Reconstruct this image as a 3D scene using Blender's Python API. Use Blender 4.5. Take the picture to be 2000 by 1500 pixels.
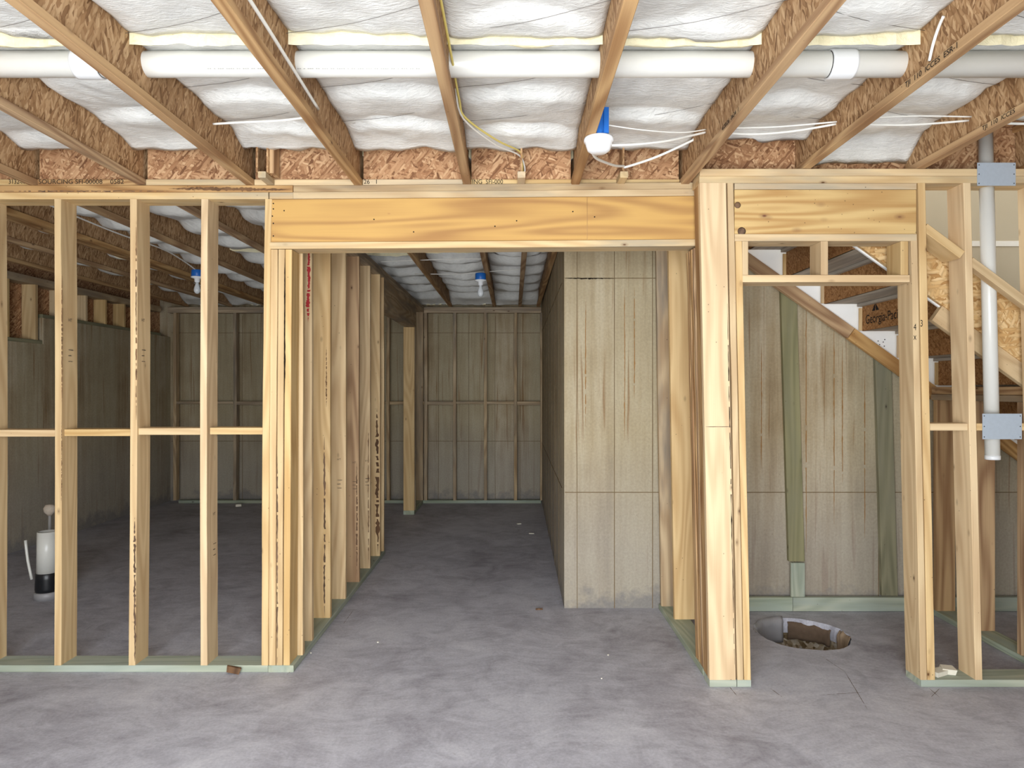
import bpy, bmesh, math, random
from mathutils import Vector, Matrix, noise
random.seed(7)
SC = bpy.context.scene
for o in list(bpy.data.objects): bpy.data.objects.remove(o)
COL = SC.collection

# ------------------------------------------------------------------ camera, world, light, exposure
CAMH, F, VX, VY = 1.57, 1335.0, 1002.0, 760.0       # eye height (m), focal length (px of 2000), vanishing point
cam = bpy.data.cameras.new('camera'); co = bpy.data.objects.new('camera', cam); COL.objects.link(co)
co.location = (0, 0, CAMH); co.rotation_euler = (math.radians(90), 0, 0)
cam.sensor_width = 36; cam.lens = F*36/2000; cam.clip_start = .05; cam.clip_end = 60
cam.shift_x = -(VX-1000)/2000; cam.shift_y = (VY-750)/2000
SC.camera = co
w = bpy.data.worlds.new('world'); SC.world = w; w.use_nodes = True
bg = w.node_tree.nodes['Background']; bg.inputs[0].default_value = (.80, .90, 1, 1); bg.inputs[1].default_value = 1.0
def area(name, loc, rot, sx, sy, power, col):
    l = bpy.data.lights.new(name, 'AREA'); l.shape = 'RECTANGLE'; l.size = sx; l.size_y = sy; l.energy = power; l.color = col
    o = bpy.data.objects.new(name, l); COL.objects.link(o); o.location = loc; o.rotation_euler = rot
    return o
# daylight through the wide walk-out opening behind the camera, sky and sunlit ground
area('daylight_sky', (-.5, -.95, 1.55), (math.radians(76), 0, 0), 2.8, 2.0, 235, (.89, .945, 1))
area('daylight_ground', (-.5, -.90, .35), (math.radians(122), 0, 0), 3.4, .7, 84, (1, .97, .91))
# daylight down the stairwell
area('daylight_stairwell', (2.9, 4.4, 4.3), (0, 0, 0), 2.2, .8, 34, (1, .97, .92))
SC.view_settings.view_transform = 'Standard'; SC.view_settings.look = 'None'
SC.view_settings.gamma = 1; SC.view_settings.use_curve_mapping = False
SC.view_settings.exposure = 0.16
SC.cycles.use_adaptive_sampling = True; SC.cycles.adaptive_threshold = .05; SC.cycles.max_bounces = 4; SC.cycles.diffuse_bounces = 3; SC.cycles.use_light_tree = False; w.cycles.sampling_method = 'NONE'; SC.cycles.glossy_bounces = 2; SC.cycles.transmission_bounces = 0; SC.cycles.caustics_reflective = False; SC.cycles.caustics_refractive = False

# ------------------------------------------------------------------ helpers
def at(px, py, Y): return Vector(((px-VX)*Y/F, Y, CAMH+(VY-py)*Y/F))
def tag(o, label=None, cat=None, group=None, kind=None):
    if label: o['label'] = label
    if cat: o['category'] = cat
    if group: o['group'] = group
    if kind: o['kind'] = kind
    return o
def empty(name, loc=(0, 0, 0), **k):
    o = bpy.data.objects.new(name, None); COL.objects.link(o); o.location = loc; o.empty_display_size = .05
    return tag(o, **k)
def wloc(o):
    v = Vector((0, 0, 0))
    m = Matrix.Identity(4)
    while o is not None: m = o.matrix_local @ m if False else (Matrix.LocRotScale(o.location, o.rotation_euler, None) @ m); o = o.parent
    return m
def link(name, me, mat, parent=None, M=Matrix.Identity(4), smooth=False):
    o = bpy.data.objects.new(name, me); COL.objects.link(o)
    for m in (mat if isinstance(mat, (list, tuple)) else [mat]): me.materials.append(m)
    if smooth:
        for p in me.polygons: p.use_smooth = True
    if parent is not None:
        o.parent = parent; M = wloc(parent).inverted() @ M
    l, r, s = M.decompose(); o.location = l; o.rotation_euler = r.to_euler()
    return o
def mesh(bm, name='m'):
    bmesh.ops.recalc_face_normals(bm, faces=bm.faces)
    me = bpy.data.meshes.new(name); bm.to_mesh(me); bm.free(); return me
def beam(name, parent, c, ux, uy, uz, hx, hy, hz, mat, shear=(0, 0, 0), bev=.0025, bow=0.0, n=1, rough=0.0):
    """a board: local z runs along its length; chamfered edges, optional lean, bow and wavy edges"""
    ux, uy, uz = Vector(ux).normalized(), Vector(uy).normalized(), Vector(uz).normalized()
    R = Matrix((ux, uy, uz)).transposed(); sh = R.transposed() @ Vector(shear)
    b = min(bev, hx*.3, hy*.3)
    sec = [(-hx+b, -hy), (hx-b, -hy), (hx, -hy+b), (hx, hy-b), (hx-b, hy), (-hx+b, hy), (-hx, hy-b), (-hx, -hy+b)]
    vs, fs = [], []
    ph = random.uniform(0, 6.28); bx, by = random.uniform(-1, 1)*bow, random.uniform(-1, 1)*bow*.5
    for i in range(n+1):
        t = i/n; z = -hz+2*hz*t; q = math.sin(math.pi*t)
        for j, (x, y) in enumerate(sec):
            e = rough*(noise.noise(Vector((z*9, j//2*3.1+ph, ph)))) if rough else 0
            sx = 1 if x > 0 else -1
            vs.append((x+bx*q+sh.x*(t-.5)-sx*abs(e), y+by*q+sh.y*(t-.5), z+sh.z*(t-.5)))
    for i in range(n):
        for j in range(8):
            a, b2 = i*8+j, i*8+(j+1) % 8
            fs.append((a, b2, b2+8, a+8))
    fs.append(tuple(range(7, -1, -1))); fs.append(tuple(range(n*8, n*8+8)))
    me = bpy.data.meshes.new(name); me.from_pydata(vs, [], fs)
    return link(name, me, mat, parent, Matrix.Translation(Vector(c)) @ R.to_4x4())
X_, Y_, Z_ = (1, 0, 0), (0, 1, 0), (0, 0, 1)
def lum(name, parent, x0, x1, y0, y1, z0, z1, axis, mat, dx=0, **k):
    """axis-aligned board given by its extents; dx = lean of its top in X"""
    c = Vector(((x0+x1)/2+dx/2, (y0+y1)/2, (z0+z1)/2)); hx, hy, hz = (x1-x0)/2, (y1-y0)/2, (z1-z0)/2
    if axis == 'z': return beam(name, parent, c, X_, Y_, Z_, hx, hy, hz, mat, shear=(dx, 0, 0), **k)
    if axis == 'x': return beam(name, parent, c, Y_, Z_, X_, hy, hz, hx, mat, **k)
    return beam(name, parent, c, Z_, X_, Y_, hz, hx, hy, mat, **k)
def stick(name, parent, p0, p1, w, t, side, mat, **k):
    """board from p0 to p1 (centre line), w across 'side', t across the third direction"""
    p0, p1 = Vector(p0), Vector(p1); uz = (p1-p0).normalized(); ux = (Vector(side)-uz*Vector(side).dot(uz)).normalized(); uy = uz.cross(ux)
    return beam(name, parent, (p0+p1)/2, ux, uy, uz, w/2, t/2, (p1-p0).length/2, mat, **k)
def tube(name, pts, r, mat, parent=None, seg=10, smooth=True, sub=6, ry=None):
    P = [Vector(p) for p in pts]; Q = []
    if sub > 1 and len(P) > 2:
        for i in range(len(P)-1):
            a, b, c, d = P[max(i-1, 0)], P[i], P[i+1], P[min(i+2, len(P)-1)]
            for j in range(sub):
                t = j/sub
                Q.append(.5*((2*b)+(c-a)*t+(2*a-5*b+4*c-d)*t*t+(3*b-a-3*c+d)*t**3))
        Q.append(P[-1])
    else: Q = P
    vs, fs = [], []; up = Vector((0, 0, 1))
    org = Q[0].copy()
    for i, p in enumerate(Q):
        d = (Q[min(i+1, len(Q)-1)]-Q[max(i-1, 0)]).normalized()
        s = d.cross(up)
        if s.length < .05: s = d.cross(Vector((0, 1, 0)))
        s.normalize(); u = s.cross(d)
        for k in range(seg):
            a = 2*math.pi*k/seg; vs.append(p-org+s*r*math.cos(a)+u*(ry or r)*math.sin(a))
    for i in range(len(Q)-1):
        for k in range(seg):
            a, b = i*seg+k, i*seg+(k+1) % seg; fs.append((a, b, b+seg, a+seg))
    fs.append(tuple(range(seg-1, -1, -1))); fs.append(tuple(range((len(Q)-1)*seg, len(Q)*seg)))
    me = bpy.data.meshes.new(name); me.from_pydata(vs, [], fs)
    return link(name, me, mat, parent, Matrix.Translation(org), smooth)
def lathe(name, prof, loc, mat, parent=None, seg=28, smooth=True, rot=None):
    vs, fs = [], []
    for r, z in prof:
        for k in range(seg):
            a = 2*math.pi*k/seg; vs.append((r*math.cos(a), r*math.sin(a), z))
    for i in range(len(prof)-1):
        for k in range(seg):
            a, b = i*seg+k, i*seg+(k+1) % seg; fs.append((a, b, b+seg, a+seg))
    fs.append(tuple(range(seg-1, -1, -1))); fs.append(tuple(range((len(prof)-1)*seg, len(prof)*seg)))
    me = bpy.data.meshes.new(name); me.from_pydata(vs, [], fs)
    M = Matrix.Translation(Vector(loc))
    if rot is not None: M = M @ rot
    return link(name, me, mat, parent, M, smooth)
def streak(name, parent, org, u, v, length, width, mat, jag=.5, n=70, seed=1, proud=.0012, breaks=0.0):
    """irregular mark lying on a face: runs along v, width along u"""
    rr = random.Random(seed); u, v = Vector(u).normalized(), Vector(v).normalized(); nn = u.cross(v)
    vs, fs = [], []
    for i in range(n+1):
        t = i/n; env = min(1, 6*t, 6*(1-t))*(.55+.45*abs(noise.noise(Vector((t*length*14, seed*3.1, 1))))*2)
        wl = width*.5*(1-jag*rr.random())*env+.0004; wr = width*.5*(1-jag*rr.random())*env+.0004
        off = width*.18*noise.noise(Vector((t*3, seed*1.7, 0)))
        for s in (-wl, wr): vs.append(Vector(u)*(s+off)+v*length*t+nn*proud)
    for i in range(n):
        if breaks and rr.random() < breaks: continue
        fs.append((2*i, 2*i+1, 2*i+3, 2*i+2))
    me = bpy.data.meshes.new(name); me.from_pydata(vs, [], fs)
    return link(name, me, mat, parent, Matrix.Translation(Vector(org)))
def text(name, parent, s, org, right, up, size, mat, sx=1.0, proud=.0012):
    c = bpy.data.curves.new(name, 'FONT'); c.body = s; c.size = size; c.extrude = .0002
    t = bpy.data.objects.new(name, c); COL.objects.link(t)
    bpy.context.view_layer.update()
    me = bpy.data.meshes.new_from_object(t.evaluated_get(bpy.context.evaluated_depsgraph_get()))
    bpy.data.objects.remove(t)
    for vv in me.vertices: vv.co.x *= sx
    r, u = Vector(right).normalized(), Vector(up).normalized(); nn = r.cross(u)
    M = Matrix.Translation(Vector(org)+nn*proud) @ Matrix((r, u, nn)).transposed().to_4x4()
    me.materials.clear()
    return tag(link(name, me, mat, parent, M), kind='stuff')

# ------------------------------------------------------------------ materials
def srgb(r, g, b):
    f = lambda c: ((c/255+.055)/1.055)**2.4 if c/255 > .04045 else c/255/12.92
    return (f(r), f(g), f(b), 1)
class NT:
    def __init__(s, name):
        s.m = bpy.data.materials.new(name); s.m.use_nodes = True; s.t = s.m.node_tree; s.b = s.t.nodes['Principled BSDF']
    def n(s, typ, props={}, **ins):
        x = s.t.nodes.new(typ)
        for k, v in props.items(): setattr(x, k, v)
        for k, v in ins.items():
            key = int(k[1:]) if k[0] == '_' else k
            s.put(x.inputs[key], v)
        return x
    def put(s, sock, v):
        if hasattr(v, 'bl_idname') and hasattr(v, 'outputs'): v = v.outputs[0]
        if isinstance(v, bpy.types.NodeSocket): s.t.links.new(v, sock)
        else: sock.default_value = v
    def math(s, op, a, b=0.0, clamp=False): return s.n('ShaderNodeMath', {'operation': op, 'use_clamp': clamp}, _0=a, _1=b)
    def scale(s, vec, xyz, loc=None):
        m = s.n('ShaderNodeMapping', {}, Vector=vec, Scale=xyz)
        if loc is not None: s.put(m.inputs['Location'], loc)
        return m
    def noise(s, vec, sc, det=4, rough=.55, dist=0): return s.n('ShaderNodeTexNoise', {}, Vector=vec, Scale=sc, Detail=det, Roughness=rough, Distortion=dist)
    def vor(s, vec, sc, feat='F1', rnd=1.0): return s.n('ShaderNodeTexVoronoi', {'feature': feat}, Vector=vec, Scale=sc, Randomness=rnd)
    def ramp(s, fac, stops):
        r = s.n('ShaderNodeValToRGB', {}, Fac=fac); e = r.color_ramp.elements
        while len(e) < len(stops): e.new(.5)
        for el, (p, c) in zip(e, stops): el.position = p; el.color = c if len(c) == 4 else (*c, 1)
        return r
    def mix(s, fac, a, b, typ='MIX'):
        m = s.n('ShaderNodeMix', {'data_type': 'RGBA', 'blend_type': typ})
        s.put(m.inputs[0], fac); s.put(m.inputs[6], a); s.put(m.inputs[7], b); return m.outputs[2]
    def obj(s, jitter=True):
        tc = s.n('ShaderNodeTexCoord'); oi = s.n('ShaderNodeObjectInfo'); s.rand = oi.outputs['Random']
        if not jitter: return tc.outputs['Object']
        c = s.n('ShaderNodeCombineXYZ', {}, _0=s.math('MULTIPLY', s.rand, 13.7), _1=s.math('MULTIPLY', s.rand, 7.3), _2=s.math('MULTIPLY', s.rand, 29.1))
        return s.n('ShaderNodeVectorMath', {'operation': 'ADD'}, _0=tc.outputs['Object'], _1=c)
    def bump(s, h, st, dist=.01):
        b = s.n('ShaderNodeBump', {}, Height=h, Strength=st, Distance=dist); s.put(s.b.inputs['Normal'], b)
    def done(s, col, rough=.75, spec=.25):
        s.put(s.b.inputs['Base Color'], col); s.put(s.b.inputs['Roughness'], rough); s.put(s.b.inputs['Specular IOR Level'], spec); return s.m
BLACK, WHITE = (0, 0, 0, 1), (1, 1, 1, 1)
def wood(name, light, dark, knot=srgb(92, 58, 30), ring=.35, knots=.064, streaks=.35, vary=.22, grey=None):
    s = NT(name); v = s.obj()
    a = s.noise(s.scale(v, (1, 1, .10)), 5.5, 1, .5)
    r = s.math('SINE', s.math('MULTIPLY', a, 62)); r = s.math('MULTIPLY_ADD', r, .5); r.inputs[2].default_value = .5
    fine = s.noise(s.scale(v, (1, 1, .02)), 130, 2, .6)
    blot = s.noise(s.scale(v, (1, 1, .22)), 7, 2, .55)
    f = s.math('ADD', s.math('MULTIPLY', r, ring*1.15), s.math('MULTIPLY', fine, streaks*1.15))
    f = s.math('ADD', f, s.math('MULTIPLY', s.math('SUBTRACT', blot, .5), .8))
    c = s.ramp(f, [(.12, light), (.95, dark)])
    col = c.outputs[0]
    if grey is not None:
        g = s.ramp(s.noise(s.scale(v, (1, 1, .15)), 9, 4), [(.45, BLACK), (.68, WHITE)])
        col = s.mix(g, col, grey)
    kv = s.vor(s.scale(v, (1, 1, .5)), 10.5)
    k = s.ramp(kv.outputs['Distance'], [(knots*.45, WHITE), (knots, (.35, .35, .35)), (knots*2.2, BLACK)])
    pick = s.ramp(s.n('ShaderNodeSeparateColor', {}, _0=kv.outputs['Color']), [(.45, BLACK), (.5, WHITE)])
    col = s.mix(s.math('MULTIPLY', k, pick), col, knot)
    # small nail and pin marks
    nv = s.vor(v, 24); nk = s.ramp(nv.outputs['Distance'], [(.05, WHITE), (.085, BLACK)])
    npick = s.ramp(s.n('ShaderNodeSeparateColor', {}, _0=nv.outputs['Color']), [(.70, BLACK), (.74, WHITE)])
    col = s.mix(s.math('MULTIPLY', s.math('MULTIPLY', nk, npick), .7), col, srgb(70, 50, 35))
    val = s.math('MULTIPLY_ADD', s.rand, vary); val.inputs[2].default_value = 1-vary*.5
    hs = s.n('ShaderNodeHueSaturation', {}, Color=col, Value=val)
    sat = s.math('MULTIPLY_ADD', s.math('FRACT', s.math('MULTIPLY', s.rand, 17.3)), .24); sat.inputs[2].default_value = .82
    s.put(hs.inputs['Saturation'], sat)
    
    return s.done(hs, .72, .25)
def osb(name, cols, chip, axis=0, angs=(.25, 1.35, -.9), vary=.12):
    """strand board: long thin chips lying at several angles in the panel's plane (axis = the local axis across the panel)"""
    s = NT(name); v = s.obj()
    out = None; warp = s.noise(v, 22, 1).outputs['Color']
    for i, ang in enumerate(angs):
        r = [0.0, 0.0, 0.0]; r[axis] = ang
        m = s.n('ShaderNodeMapping', {}, Vector=v, Rotation=tuple(r), Location=(i*3.1, i*1.7, i*2.3)); m2 = s.scale(m, chip)
        d = s.n('ShaderNodeVectorMath', {'operation': 'ADD'}, _0=m2, _1=warp)
        vo = s.vor(d, 1.0); g = s.n('ShaderNodeSeparateColor', {}, _0=vo.outputs['Color'])
        c = s.ramp(g.outputs[0], [(0, cols[0]), (.25, cols[1]), (.65, cols[2]), (1, cols[3])])
        e = s.ramp(vo.outputs['Distance'], [(.40, WHITE), (.95, (.62, .56, .50))])
        c = s.mix(.8, c, e, 'MULTIPLY')
        if out is None: out = c
        else: out = s.mix(s.ramp(g.outputs[1], [(.52, BLACK), (.55, WHITE)]), out, c)
    val = s.math('MULTIPLY_ADD', s.rand, vary); val.inputs[2].default_value = 1-vary*.5
    return s.done(s.n('ShaderNodeHueSaturation', {}, Color=out, Value=val).outputs[0], .75, .2)
def plain(name, c, rough=.6, spec=.4, metal=0, nz=.06, sc=30):
    s = NT(name); v = s.obj(False); n = s.noise(v, sc, 3)
    col = s.mix(n, tuple(x*(1-nz) for x in c[:3])+(1,), tuple(min(1, x*(1+nz)) for x in c[:3])+(1,))
    s.put(s.b.inputs['Metallic'], metal); return s.done(col, rough, spec)
PINE = wood('pine_new', srgb(218, 188, 138), srgb(184, 146, 96))
PINE2 = wood('pine_plate', srgb(216, 188, 140), srgb(182, 146, 98), grey=srgb(176, 160, 132))
TAN = wood('pine_flange', srgb(198, 160, 110), srgb(144, 102, 62), ring=.5, vary=.14)
TANW = wood('pine_weathered', srgb(196, 172, 136), srgb(140, 110, 78), grey=srgb(140, 126, 108))
TREAT = wood('pine_treated', srgb(176, 180, 158), srgb(126, 138, 120), knot=srgb(70, 60, 45), vary=.12, grey=srgb(160, 170, 158))
TREATV = wood('pine_treated_olive', srgb(146, 140, 106), srgb(106, 104, 76), knot=srgb(70, 60, 45), vary=.12, grey=srgb(132, 128, 102))
LVL = wood('laminated_veneer', srgb(200, 148, 30), srgb(166, 112, 16), knot=srgb(160, 95, 30), ring=.55, knots=.03, streaks=.25, vary=.02)
DHEAD = wood('pine_header', srgb(212, 176, 106), srgb(182, 136, 66), knot=srgb(110, 60, 40), ring=.6, knots=.09, vary=.02)
OC = [srgb(126, 92, 62), srgb(164, 126, 88), srgb(188, 152, 112), srgb(206, 172, 132)]
WEB = osb('osb_web', OC, (16, 90, 90), 1, (.12, -.35, .5))
OSBP = osb('osb_panel', [srgb(122, 84, 58), srgb(162, 118, 84), srgb(188, 146, 108), srgb(212, 174, 134)], (90, 15, 90), 0, (.3, 1.3, -.7))
OSBS = osb('osb_stringer', [srgb(170, 128, 78), srgb(200, 160, 106), srgb(214, 180, 128), srgb(226, 196, 148)], (70, 90, 14), 1, (.3, 1.3, -.7))
OSBR = osb('osb_riser', [srgb(124, 84, 50), srgb(152, 108, 66), srgb(166, 122, 78), srgb(182, 138, 92)], (110, 90, 40), 1, (.3, 1.3, -.7))
PVC = plain('white_pvc', srgb(218, 217, 210), .3, .5, nz=.02)
PVCG = plain('white_pvc_fitting', srgb(230, 231, 231), .25, .5, nz=.01)
WCABLE = plain('white_cable', srgb(236, 234, 226), .45)
YCABLE = plain('yellow_cable', srgb(226, 208, 120), .45)
BLUE = plain('blue_plastic', srgb(32, 104, 190), .4, nz=.05)
PORC = plain('white_porcelain', srgb(246, 248, 250), .2, .5, nz=.01)
BULB = plain('frosted_bulb', srgb(226, 230, 232), .15, .5)
STEEL = plain('galvanised_steel', srgb(178, 188, 198), .45, .5, metal=.15, nz=.08, sc=60)
WIRE = plain('steel_wire', srgb(110, 106, 100), .5)
INK = plain('black_ink', srgb(40, 36, 34), .8, .1)
STAMP = plain('faded_ink', srgb(110, 96, 80), .8, .1)
DARK = plain('dark_void', srgb(28, 22, 18), .9, .05)
BARK = wood('bark', srgb(122, 92, 66), srgb(62, 42, 30), vary=.1)
RED = plain('red_paint', srgb(176, 44, 48), .7, nz=.3, sc=60)
PRIMED = plain('primed_white_board', srgb(232, 232, 230), .55, .3, nz=.02)
DRYWALL = plain('drywall_paper', srgb(190, 180, 158), .85, .1, nz=.04, sc=4)
TAPE = plain('white_joint_tape', srgb(236, 234, 226), .8, .1)
TREADW = wood('tread_underside', srgb(196, 186, 170), srgb(150, 138, 122), vary=.08, grey=srgb(160, 152, 140))
BLACKP = plain('black_tape', srgb(22, 24, 28), .35, .5, nz=.4, sc=25)
PLASTIC = plain('grey_sheeting', srgb(150, 148, 150), .4, .5, nz=.12, sc=12)
PAPER = plain('pale_scrap', srgb(228, 222, 205), .8)
def make_insul(name, base, shade):
    s = NT(name); v = s.obj()
    n1 = s.noise(v, 6, 2, .6); n2 = s.noise(s.scale(v, (1, 2.5, 1)), 30, 3, .65, .4)
    col = s.ramp(s.math('ADD', s.math('MULTIPLY', n1, .6), s.math('MULTIPLY', n2, .4)), [(.3, shade), (.6, base)])
    s.bump(n2, .5, .010)
    return s.done(col, .95, .05)
INSUL = make_insul('fibreglass', srgb(236, 236, 231), srgb(212, 212, 208))
CUTEND = make_insul('fibreglass_cut_end', srgb(240, 232, 200), srgb(226, 214, 172))
def make_concrete():
    s = NT('cast_concrete'); v = s.obj(False)
    big = s.noise(v, 1.6, 3, .6); strk = s.noise(s.scale(v, (1, 1, .045)), 13, 4, .65); fine = s.noise(v, 60, 2, .7)
    f = s.math('ADD', s.math('MULTIPLY', big, .45), s.math('MULTIPLY', strk, .55))
    c = s.ramp(f, [(.32, srgb(128, 108, 80)), (.46, srgb(166, 148, 118)), (.60, srgb(186, 172, 146)), (.76, srgb(160, 136, 102))]).outputs[0]
    pan = s.n('ShaderNodeTexNoise', {'noise_dimensions': '3D'}, Vector=s.scale(v, (1, 1, 0)), Scale=2.1, Detail=0.0)
    c = s.mix(s.ramp(pan, [(.40, BLACK), (.55, (.5, .5, .5))]), c, srgb(172, 162, 134))
    drip = s.noise(s.scale(v, (1, 1, .03)), 26, 2, .6, .3); d = s.ramp(drip, [(.60, BLACK), (.70, WHITE)])
    c = s.mix(s.math('MULTIPLY', d, .6), c, srgb(126, 88, 46))
    # dirt-splashed, pitted lower edge
    z = s.n('ShaderNodeSeparateXYZ', {}, _0=v).outputs[2]
    zn = s.math('ADD', z, s.math('MULTIPLY', s.math('SUBTRACT', s.noise(v, 7, 3, .65), .5), -.5))
    low = s.ramp(zn, [(.03, WHITE), (.15, BLACK)])
    c = s.mix(s.math('MULTIPLY', low, .85), c, srgb(98, 95, 92))
    up = s.n('ShaderNodeMapRange', {}, Value=s.math('ADD', z, s.math('MULTIPLY', big, .5)), _1=.7, _2=1.5)
    c = s.mix(s.math('MULTIPLY', s.math('SUBTRACT', 1.0, up), .5), c, srgb(158, 154, 150))
    pits = s.vor(v, 34); p = s.ramp(pits.outputs['Distance'], [(.05, WHITE), (.10, BLACK)])
    pp = s.ramp(s.n('ShaderNodeSeparateColor', {}, _0=pits.outputs['Color']), [(.72, BLACK), (.75, WHITE)])
    c = s.mix(s.math('MULTIPLY', s.math('MULTIPLY', p, pp), .6), c, srgb(84, 72, 58))
    c = s.mix(.22, c, fine, 'OVERLAY')
    s.bump(fine, .3, .003)
    return s.done(c, .85, .15)
CONC = make_concrete()
def make_floor():
    s = NT('concrete_slab'); v = s.obj(False)
    big = s.noise(v, .9, 3, .62, .4); mid = s.noise(v, 4.5, 4, .68, .8); fine = s.noise(v, 70, 2, .7)
    warp = s.n('ShaderNodeVectorMath', {'operation': 'ADD'}, _0=v, _1=s.n('ShaderNodeVectorMath', {'operation': 'SCALE'}, _0=s.noise(v, 1.1, 2).outputs['Color'], Scale=.8))
    sw = s.noise(s.scale(warp, (3.0, 10, 1)), 2.2, 4, .75)
    f = s.math('ADD', s.math('ADD', s.math('MULTIPLY', big, .4), s.math('MULTIPLY', mid, .35)), s.math('MULTIPLY', sw, .25))
    c = s.ramp(f, [(.34, srgb(134, 131, 137)), (.45, srgb(162, 160, 168)), (.54, srgb(182, 181, 189)), (.66, srgb(200, 199, 205))]).outputs[0]
    dk = s.ramp(s.noise(s.scale(warp, (3, 14, 1)), 5, 5, .75), [(.62, BLACK), (.74, WHITE)])
    c = s.mix(s.math('MULTIPLY', dk, .4), c, srgb(116, 108, 104))
    c = s.mix(.28, c, fine, 'OVERLAY')
    s.bump(mid, .22, .008)
    return s.done(c, s.math('MULTIPLY_ADD', mid, .25, False), .3)
FLOOR = make_floor()
FLOOR.node_tree.nodes['Principled BSDF'].inputs['Roughness'].default_value = .6
for l in list(FLOOR.node_tree.links):
    if l.to_socket.name == 'Roughness': FLOOR.node_tree.links.remove(l)
GRAVEL = make_gr = None
def make_gravel():
    s = NT('gravel_dirt'); v = s.obj(False); vo = s.vor(v, 40)
    c = s.ramp(s.n('ShaderNodeSeparateColor', {}, _0=vo.outputs['Color']), [(0, srgb(90, 72, 48)), (.5, srgb(140, 122, 96)), (1, srgb(176, 164, 146))])
    s.bump(s.math('SUBTRACT', 1.0, vo.outputs['Distance']), .8, .02); return s.done(c, .95, .05)
GRAVEL = make_gravel()

exec_order = []
ZT = 2.70                      # underside of the joists
SUB = 3.005                    # underside of the subfloor

# ------------------------------------------------------------------ shell
def block(name, parent, x0, x1, y0, y1, z0, z1, mat, **k):
    bm = bmesh.new(); bmesh.ops.create_cube(bm, size=1)
    for vv in bm.verts: vv.co = Vector((vv.co.x*(x1-x0), vv.co.y*(y1-y0), vv.co.z*(z1-z0)+(z1-z0)/2))
    o = link(name, mesh(bm), mat, parent, Matrix.Translation(((x0+x1)/2, (y0+y1)/2, z0)))
    return tag(o, **k) if k else o
PIT = (1.86, 4.40, .285)
def make_slab():
    bm = bmesh.new(); x0, x1, y0, y1 = -5.2, 5.2, -1.1, 9.8
    N = 48; ring = []
    for i in range(N):
        a = 2*math.pi*i/N; r = PIT[2]*(1+.05*noise.noise(Vector((math.cos(a)*2, math.sin(a)*2, 3))))+.006*random.uniform(-1, 1)
        ring.append(bm.verts.new((PIT[0]+r*math.cos(a), PIT[1]+r*1.02*math.sin(a), 0)))
    # square collar round the hole, then the four outer fields
    q = .7; sq = []
    for i in range(N):
        a = 2*math.pi*i/N; m = max(abs(math.cos(a)), abs(math.sin(a)))
        sq.append(bm.verts.new((PIT[0]+q*math.cos(a)/m, PIT[1]+q*math.sin(a)/m, 0)))
    for i in range(N): bm.faces.new((ring[i], ring[(i+1) % N], sq[(i+1) % N], sq[i]))
    def quad(a, b, c, d): bm.faces.new([bm.verts.new((x, y, 0)) for x, y in ((a, c), (b, c), (b, d), (a, d))])
    cx, cy = PIT[0], PIT[1]
    quad(x0, x1, y0, cy-q); quad(x0, x1, cy+q, y1); quad(x0, cx-q, cy-q, cy+q); quad(cx+q, x1, cy-q, cy+q)
    low = [bm.verts.new((v.co.x, v.co.y, -.10)) for v in ring]
    for i in range(N): bm.faces.new((ring[i], low[i], low[(i+1) % N], ring[(i+1) % N]))
    bmesh.ops.remove_doubles(bm, verts=bm.verts, dist=1e-5)
    for f in bm.faces: f.normal_update()
    me = mesh(bm)
    if me.polygons[0].normal.z < 0: me.flip_normals()
    return tag(link('floor', me, FLOOR), 'grey trowelled concrete slab running through all the rooms', 'floor', kind='structure')
floor = make_slab()
for i, (px, py, qx, qy, wd) in enumerate(((1608, 1284, 1650, 1312, .004), (1650, 1312, 1694, 1385, .004), (1505, 1345, 1528, 1362, .004), (1425, 1342, 1440, 1360, .004), (1600, 1358, 1690, 1352, .003), (1815, 1345, 1835, 1362, .003), (1835, 1345, 1818, 1362, .003), (560, 1318, 585, 1298, .004), (668, 1222, 690, 1192, .004))):
    a = at(px, py, 1).copy(); Y1 = F*CAMH/(py-VY); Y2 = F*CAMH/(qy-VY)
    p = Vector(((px-VX)*Y1/F, Y1, 0)); q = Vector(((qx-VX)*Y2/F, Y2, 0)); d = (q-p)
    streak('floor_mark', floor, p, d.normalized().cross(Vector((0, 0, 1))), d, d.length, wd, STAMP, seed=90+i, jag=.5, n=24, breaks=.1, proud=.0008)
block('ceiling', None, -5.2, 1.25, 3.79, 9.8, SUB, SUB+.02, OSBP, label='wood panel subfloor above the joists of the back rooms', cat='ceiling', kind='structure')
block('ceiling', None, -5.2, 5.2, -1.1, 3.79, SUB, SUB+.02, OSBP, label='wood panel subfloor above the joists of the near room', cat='ceiling', kind='structure')
block('wall_side_left', None, -5.2, -5.0, -1.1, 3.95, 0, SUB, CONC, label='concrete side wall of the near room beyond the stud wall', cat='wall', kind='structure')
block('wall_side_right', None, 5.0, 5.2, -1.1, 4.9, 0, SUB, CONC, label='concrete side wall of the near room past the stair', cat='wall', kind='structure')
wb = empty('wall_behind', (0, -1.1, 0), label='wall with the wide walk-out opening facing the framing', cat='wall', kind='structure')
block('pier', wb, -5.2, -2.3, -1.3, -1.1, 0, SUB, CONC); block('pier', wb, 1.3, 5.2, -1.3, -1.1, 0, SUB, CONC); block('lintel', wb, -2.3, 1.3, -1.3, -1.1, 2.65, SUB, CONC)

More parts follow.
